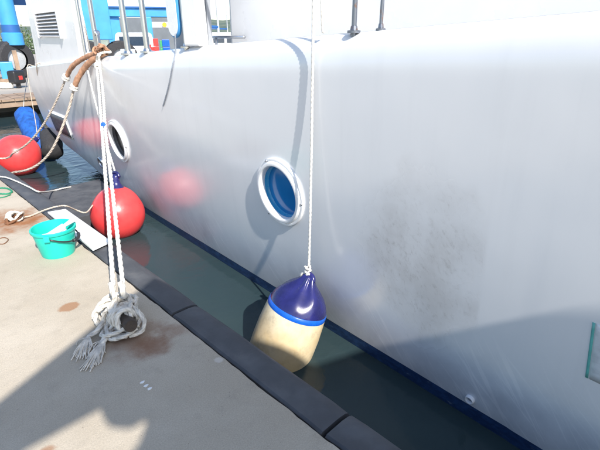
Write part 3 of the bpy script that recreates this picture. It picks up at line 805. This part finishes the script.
# rusty mooring ring with knot
rn = V((.80,4.46,0)); ro = empty('mooring_ring', rn, 'small rusty mooring ring on stained concrete left of the bucket', 'mooring ring')
a = MB(); a.tube([rn+V((.0,.06*math.cos(t),.03+.06+.06*math.sin(t)*1.0-.02)) if 0 else rn+V((.07*math.cos(t),.05*math.sin(t),.035+.03*math.cos(t))) for t in [2*math.pi*k/22 for k in range(23)]],.012,8); a.build('ring','rust_iron',ro,smooth=True)
a = MB(); a.box((rn.x-.05,rn.y-.04,0.0),(rn.x+.03,rn.y+.04,.014)); a.tube([rn+V((-.06,-.03,0)),rn+V((-.06,-.02,.05)),rn+V((-.06,.02,.05)),rn+V((-.06,.03,0))],.011,8); a.build('eye_plate','rust_iron',ro,bevel=.004)
a = MB()
for j in range(4):
    A = V((rnd.gauss(0,1),rnd.gauss(0,1),.4)).normalized(); B = A.orthogonal().normalized(); c_ = rn+V((-.02+.02*j,.03-.05*j*.4,.055))
    rope_mb(a,[V((q.x,q.y,max(.012,q.z))) for q in [c_+A*.05*math.cos(t)+B*.045*math.sin(t) for t in [.7*k for k in range(10)]]],.011)
kt = a.build('knot_rope','rope_old',None,smooth=True); tag(kt,'small frayed rope knot tied through the rusty ring','rope')
tag(rope('thin_rope',[rn+V((.03,.0,.03)),onz(30,216,.012),onz(45,210,.012),onz(57,206.5,.012),onz(66,206,.02),at(76,210,4.55),at(86,212.5,4.6),B1+V((-.24,.02,.16))],.008,'rope_thin'),'thin rope from the rusty ring across to the nearer red buoy','rope')
tag(rope('thin_rope',[onz(-14,176,.012),onz(4,177,.012),onz(16,181,.012),onz(29,187,.010),onz(40,192,-.00),at(52,191,5.7),at(62,188.5,5.8),at(71,187,5.95)],.009,'rope_white'),'thin loose white rope trailing over the quay edge to the water','rope')
for nm,pts_,lab in (('cord',[(-8,189),(2,188),(9,189),(12,192),(6,194),(-2,193.5)],'green cord loop lying on the quay at the left edge'),):
    tag(rope(nm,[onz(x,y,.008) for x,y in pts_],.010,'green_cord'),lab,'cord')
tag(rope('cord',[onz(x,y,.007) for x,y in [(-4,198),(4,197),(11,194.5)]],.006,'green_cord'),'short dark green cord end lying on the quay below the loop','cord')
a = MB(); a.tube(spline([onz(x,y,.005) for x,y in [(-4,243.5),(3,244),(7,241.5),(8,239),(4,237.5),(-1,238.5)]],.01),.0035,6); tag(a.build('wire','rust_iron',smooth=True),'thin bent wire lying on the concrete at the left edge','wire')
# three dabs of white paint on the concrete
for k,(x,y) in enumerate([(142.5,382.5),(146,386),(149.5,389)]):
    c_ = onz(x,y,0); a = MB(); a.prism([(c_.x+.011*math.cos(t)*(1+.3*math.sin(3*t+k)),c_.y+.007*math.sin(t)) for t in [2*math.pi*j/12 for j in range(12)]],.0,.003)
    tag(a.build('paint_dab','white_board'),['uppermost of three small white paint dabs on shaded concrete','middle of three small white paint dabs on shaded concrete','lowest of three small white paint dabs on shaded concrete'][k],'paint dab','white paint dabs on the quay')

# ---------------------------------------------------------------- across the basin
def vcol(mb, px0, px1, py0, py1, d, th):
    # upright box at depth d that covers these pixels at its front, facing the camera roughly
    p = at((px0+px1)/2,(py0+py1)/2,d); wd = (px1-px0)/F_PX*d
    zt = at((px0+px1)/2,py0,d).z; zb_ = at((px0+px1)/2,py1,d).z
    ang = math.atan2(p.y,p.x)-math.pi/2
    mb.box((-wd/2,0,zb_),(wd/2,th,zt),Matrix.Translation(V((p.x,p.y,0)))@Matrix.Rotation(ang,4,'Z'))
    return p, ang
def wheel(c, R, wd, ang, parent):
    Mx = Matrix.Translation(c)@Matrix.Rotation(ang,4,'Z')@Matrix.Rotation(math.pi/2,4,'X')
    a = MB(); a.lathe([(R*.55,-wd/2),(R*.9,-wd/2),(R,-wd*.36),(R,wd*.36),(R*.9,wd/2),(R*.55,wd/2)],Mx,32,cap=False); o = a.build('wheel','tyre',parent,smooth=35)
    a = MB(); a.lathe([(.0001,-wd*.3),(R*.2,-wd*.34),(R*.56,-wd*.2),(R*.56,wd*.2),(.0001,wd*.3)],Mx,24,cap=False); a.build('hub','light_grey_metal',o,smooth=35)
lift = empty('boat_lift', at(60,60,17), 'tall blue steel boat lift with big black tyres behind the stern', 'boat lift')
# near leg at the far left: tube with collar, over a wheel
pl = at(9,22,17.0); zt = at(9,-60,17).z
a = MB(); a.lathe([(.30,1.28),(.30,zt)],Matrix.Translation(V((pl.x,pl.y,0))),24); lg = a.build('leg','lift_blue',lift,smooth=40)
a = MB(); a.lathe([(.33,1.18),(.36,1.20),(.36,1.60),(.31,1.64)],Matrix.Translation(V((pl.x,pl.y,0))),24); a.build('collar','lift_blue',lg,smooth=40)
a = MB(); a.lathe([(.315,1.64),(.315,1.90)],Matrix.Translation(V((pl.x,pl.y,0))),24); a.build('sleeve','lift_dark',lg,smooth=40)
wheel(V((pl.x-.1,pl.y,.68)),.70,.45,.3,lift)
a = MB(); pm,an1 = vcol(a,75,104,-70,40,17.5,.7); a.build('leg','lift_blue',lift,bevel=.03)
wheel(V((pm.x-.4,pm.y+.2,.66)),.68,.45,an1+.2,lift); wheel(V((pm.x+.9,pm.y+.1,.66)),.68,.45,an1+.2,lift)
a = MB(); A_ = V((pl.x,pl.y,zt-.3)); B_ = V((pm.x,pm.y+.35,zt-.3)); a.tube([A_,B_],.34,4); a.build('top_beam','lift_blue',lift)
a = MB(); a.tube([V((pl.x-4,pl.y+.4,2.85)),V((pl.x+.8,pl.y+.2,2.85))],.25,4); a.build('side_beam','lift_dark',lift)
# open blue-framed shed further back
sh = empty('shed', at(140,45,27), 'open shed with blue frame and grey back wall behind the boat', 'shed')
for (x0_,x1_) in ((109,121),(145,153),(176,184)):
    a = MB(); vcol(a,x0_,x1_,17,52,26,.5); a.build('post','lift_blue',sh,bevel=.03)
a = MB(); vcol(a,106,190,8,16.8,25.9,.8); a.build('fascia','lift_blue',sh,bevel=.03)
a = MB(); vcol(a,104,192,6.6,8,25.7,1.4); a.build('roof_edge','lift_dark',sh)
a = MB(); vcol(a,110,188,18,52,30,.2); a.build('back_wall','wall_grey',sh)
a = MB(); vcol(a,125,142,22,34,29.8,.1); a.build('window','far_glass',sh)
a = MB(); vcol(a,152,170,22,27.5,26.1,.06); sg = a.build('sign','white_board',sh)
a = MB(); p_ = at(164.5,24.7,26.0); a.lathe([(.13,0),(.13,.04),(.0001,.042)],frame_mat(p_,(CAM-p_)),16); a.build('emblem','sign_yellow',sg)
# van
vn = empty('van', at(135,52,23), 'white van parked in front of the blue framed shed', 'van')
pv = at(135,45,23.0); an_ = math.atan2(pv.y,pv.x)-math.pi/2; MV = Matrix.Translation(V((pv.x,pv.y,0)))@Matrix.Rotation(an_,4,'Z')
a = MB(); prof = [(-.95,.32),(-1.0,.5),(-1.0,1.0),(-.88,1.55),(-.8,1.66),(.8,1.66),(.88,1.55),(1.0,1.0),(1.0,.5),(.95,.32)]
a.add([MV@V((x,0,z)) for x,z in prof]+[MV@V((x,3.8,z)) for x,z in prof],[tuple(range(10)),tuple(range(10,20))[::-1]]+[(i,(i+1)%10,10+(i+1)%10,10+i) for i in range(10)]); a.build('body','white_gel',vn,fix=True,bevel=.06)
a = MB(); a.box((-.72,-.02,1.05),(.72,.02,1.48),MV); a.build('rear_window','far_glass',vn)
for s_ in (-.82,.82):
    a = MB(); a.box((s_-.1,-.03,.75),(s_+.1,.02,.98),MV); a.build('tail_light','crate_red',vn)
    for yy in (.7,3.0):
        a = MB(); a.lathe([(.32,-.1),(.32,.1)],MV@Matrix.Translation((s_,yy,.32))@Matrix.Rotation(math.pi/2,4,'Y'),20); a.build('wheel','tyre',vn,smooth=40)
for (x0_,x1_,y0_,y1_,mt,lab) in ((147,152,44,53,'crate_red','small red crate stack beside the white van'),(154,159,38,50,'crate_red','taller red crate stack left of the green crate'),(160.5,163,40,50,'crate_green','green crate stack behind the boat rail'),(163,170,39,49,'bright_blue','dark blue crate stack right of the green crate')):
    pc = at((x0_+x1_)/2,y1_,22); wd = (x1_-x0_)/F_PX*22; rt = empty('crate_stack',(pc.x,pc.y,-.02),lab,'crates','crate stacks across the basin')
    an_ = math.atan2(pc.y,pc.x)-math.pi/2; ztop = at(x0_,y0_,22).z; nn_ = 4
    for k in range(nn_):
        a = MB(); h_ = (ztop+.02)/nn_; a.box((-wd/2,0,-.02+h_*k),(wd/2,wd,-.02+h_*(k+.94)),Matrix.Translation(V((pc.x,pc.y,0)))@Matrix.Rotation(an_,4,'Z')); a.build('crate',mt,rt,bevel=.02)
# timber jetty with gear at the far left
jt = empty('jetty', (3.6,14.6,-.5), 'brown timber jetty with planked deck at the far end of the basin', 'jetty')
for k in range(14):
    a = MB(); a.box((2.0+.31*k,14.0,-.06),(2.0+.31*k+.295,15.38,-.01+.006*(k%3))); a.build('plank','timber',jt)
a = MB(); a.box((2.0,14.05,-.22),(6.4,14.17,-.064)); a.build('beam','timber',jt,bevel=.01)
for x in (2.3,3.4,4.5,5.6):
    a = MB(); a.lathe([(.10,-1.2),(.10,-.064)],Matrix.Translation(V((x,14.3,0))),14); a.build('pile','timber',jt,smooth=40)
def rack(px, py, d):
    return at(px,py,d)
pb = at(9,86,15.9)
bb = empty('blue_locker',(pb.x,pb.y,-.02),'light blue cabinet between brown posts on the far quay','cabinet')
a = MB(); p_,an_ = vcol(a,2,13.5,62,83,15.9,.5); a.build('door_panel','lift_blue',bb,bevel=.02)
MR = Matrix.Translation(V((p_.x,p_.y,0)))@Matrix.Rotation(an_,4,'Z')
for s_ in (-.34,.34):
    a = MB(); a.box((s_-.07,-.03,-.02),(s_+.07,.53,1.05),MR); a.build('post','timber',bb,bevel=.01)
a = MB(); a.box((-.45,-.02,-.018),(.45,.52,.12),MR); a.build('plinth','timber',bb)
ob = at(20,92,14.5); en = empty('outboard_engine',(ob.x,ob.y,-.005),'black engine with red mark standing on the timber jetty','engine')
a = MB(); a.box((-.22,-.16,.12),(.22,.16,.52),Matrix.Translation(V((ob.x,ob.y,0)))@Matrix.Rotation(.5,4,'Z')); a.build('cowl','black_plastic',en,bevel=.07,seg=3)
a = MB(); a.box((-.06,-.07,-.005),(.06,.07,.14),Matrix.Translation(V((ob.x,ob.y,0)))); a.build('stand','black_plastic',en,bevel=.01)
a = MB(); a.box((-.07,-.175,.24),(.07,-.155,.36),Matrix.Translation(V((ob.x,ob.y,0)))@Matrix.Rotation(.5,4,'Z')); a.build('badge','crate_red',en,bevel=.008)
for k,(x,y) in enumerate([(3,96),(10,98)]):
    c_ = at(x,y,14.4); a = MB()
    for j in range(5): rope_mb(a,[V((c_.x,c_.y,0))+V((.16*math.cos(t),.12*math.sin(t),.02+.03*j)) for t in [.6*q for q in range(12)]],.02)
    tag(a.build('rope_coil','rope_white',smooth=True),['left white rope coil lying on the timber jetty','white rope coil next to the black engine on the jetty'][k],'rope coil','rope coils on the jetty')
# bushes behind the lift
def bush(c, R, H, label, name='bush'):
    root = empty(name,c,label,'bush','bushes on the far shore'); a = MB(); c = V(c); rr = random.Random(int(c.x*10))
    for i in range(900):
        th = rr.random()*6.283; u = rr.random(); ph = math.acos(rr.uniform(0,1)); q = .55+.45*u
        p = V((R*q*math.sin(ph)*math.cos(th),R*q*math.sin(ph)*math.sin(th),H*q*math.cos(ph)))*(1+.25*mnoise.noise(V((math.cos(th)*2,math.sin(th)*2,ph*2))))+V(c)
        s_ = rr.uniform(.07,.16); A = V((rr.gauss(0,1),rr.gauss(0,1),rr.gauss(0,1))).normalized()*s_; B = A.orthogonal().normalized()*s_*.6
        a.add([p-A,p+B,p+A,p-B],[(0,1,2,3)])
    a.build('crown','leaf_green',root)
    a = MB()
    for k in range(4):
        t = k*1.6; a.tube([V(c),V(c)+V((R*.25*math.cos(t),R*.25*math.sin(t),H*.5)),V(c)+V((R*.45*math.cos(t),R*.45*math.sin(t),H*.8))],[.06,.04,.015],6)
    a.build('stem','timber',root,smooth=True)
for (px,d,R,H,lab) in ((14,40,2.0,1.9,'low green bush on the far shore left of the louvred bulwark'),(24,46,2.4,2.3,'green bush on the far shore partly behind the louvred bulwark')):
    p_ = at(px,50,d); bush((p_.x,p_.y,-.02),R,H,lab)
# boats seen in the gap beside the cabin
def far_boat(px, d, L, H, label, mast):
    p_ = at(px,40,d); an_ = math.atan2(p_.y,p_.x)-math.pi/2+.15; MB_ = Matrix.Translation(V((p_.x,p_.y,ZW)))@Matrix.Rotation(an_,4,'Z')
    rt = empty('moored_boat',(p_.x,p_.y,ZW),label,'boat','boats moored across the harbour'); a = MB(); rows = []
    for i in range(13):
        t = -1+2*i/12; wd = 1.2*(1-max(0,t)**2.2)*(1 if t > -.95 else .9); rows.append([MB_@V((t*L/2,-wd,H)),MB_@V((t*L/2*.96,-wd*.9,H*.4)),MB_@V((t*L/2*.92,-wd*.7,-.2)),MB_@V((t*L/2*.92,wd*.7,-.2)),MB_@V((t*L/2,wd,H))])
    a.grid(rows); a.f.append(tuple(range(5))); a.build('hull','white_gel',rt,smooth=40,fix=True)
    a = MB(); a.grid([[r[0],r[4]] for r in rows]); a.build('deck','white_board',rt)
    a = MB(); a.box((-L*.22,-.8,H-.02),(L*.16,.8,H+1.0),MB_); cb2 = a.build('cabin','white_gel',rt,bevel=.1,seg=2)
    for x in (-.17,-.06,.05):
        a = MB(); a.box((L*x,-.83,H+.42),(L*(x+.09),-.79,H+.82),MB_); a.build('window','far_glass',cb2)
    if mast:
        a = MB(); a.lathe([(.09,H),(.05,H+mast)],MB_,12); a.build('mast','light_grey_metal',rt,smooth=40)
        a = MB(); a.tube([MB_@V((0,0,H+1.5)),MB_@V((-L*.4,0,H+1.6))],.1,8); a.build('boom','lift_dark',rt,smooth=True)
far_boat(219,34,9,1.1,'white sailing boat with blue boom in the gap beside the cabin',9)
far_boat(211,55,11,1.3,'small white cabin boat farther off in the gap',0)
far_boat(228,70,12,1.4,'distant white motor boat nearest the cabin edge',7)

# ---------------------------------------------------------------- unseen shade caster added behind the camera, outline shaped by its wanted shadow
CN = V((1.215,2.61)); HC = 3.0; off = V((SUN_AZ.x,SUN_AZ.y))*(HC/TE)
da = V((-.885,-.465)).normalized(); db = V((.375,-.927)).normalized()
K0 = CN - off
cp = empty('shade_caster', (K0.x-1.5,K0.y-2.5,0), 'unseen flat grey sheet on posts, added behind the viewer to shade the quay', 'shade_caster')
def quad(a0,a1,b0,b1): return [tuple(K0+da*a_+db*b_) for a_,b_ in ((a0,b0),(a1,b0),(a1,b1),(a0,b1))]
def ab(p): # quay point -> caster coordinates
    q = V((p.x,p.y))-CN; det = da.x*db.y-da.y*db.x; return ((q.x*db.y-q.y*db.x)/det, (da.x*q.y-da.y*q.x)/det)
hole = [ab(onz(x,y,0)) for x,y in ((27,450),(100,410),(104,420),(109,427),(120,429),(132,429),(141,423),(150,420),(147,432),(140,450),(120,475),(0,470))]  # opening cut to drop the sun patch, notched for the viewer's shadow
bm = bmesh.new(); ed = []
outer = [ab(V(q)) for q in ((1.20,2.63,0),(1.43,1.50,0),(1.60,1.05,0),(2.08,.88,0),(2.15,.36,0),(2.75,-1.9,0),(-.9,-3.4,0),(-2.4,.75,0))]
for loop in (outer, hole):
    vs_ = [bm.verts.new((*(K0+da*q[0]+db*q[1]),HC)) for q in loop]
    ed += [bm.edges.new((vs_[k],vs_[(k+1)%len(vs_)])) for k in range(len(vs_))]
bmesh.ops.triangle_fill(bm, use_beauty=True, edges=ed)
me = bpy.data.meshes.new('shade_sheet'); bm.to_mesh(me); bm.free(); me.materials.append(M_['shade_sheet'])
o = bpy.data.objects.new('shade_sheet', me); COL.objects.link(o); o.parent = cp; o.matrix_parent_inverse = cp.matrix_world.inverted()
s_ = o.modifiers.new('t','SOLIDIFY'); s_.thickness = .03
for (a_,b_) in ((.15,.15),(3.7,.25),(.5,4.0),(3.4,4.4)):
    p_ = K0+da*a_+db*b_
    if p_.x > .85: continue
    mb = MB(); mb.box((p_.x-.05,p_.y-.05,0),(p_.x+.05,p_.y+.05,HC)); mb.build('post','shade_caster_timber',cp,bevel=.006)

# ---------------------------------------------------------------- render settings
SC.render.engine = 'CYCLES'
SC.cycles.max_bounces = 8; SC.cycles.caustics_reflective = False; SC.cycles.caustics_refractive = False
SC.render.resolution_x = 1024; SC.render.resolution_y = 768
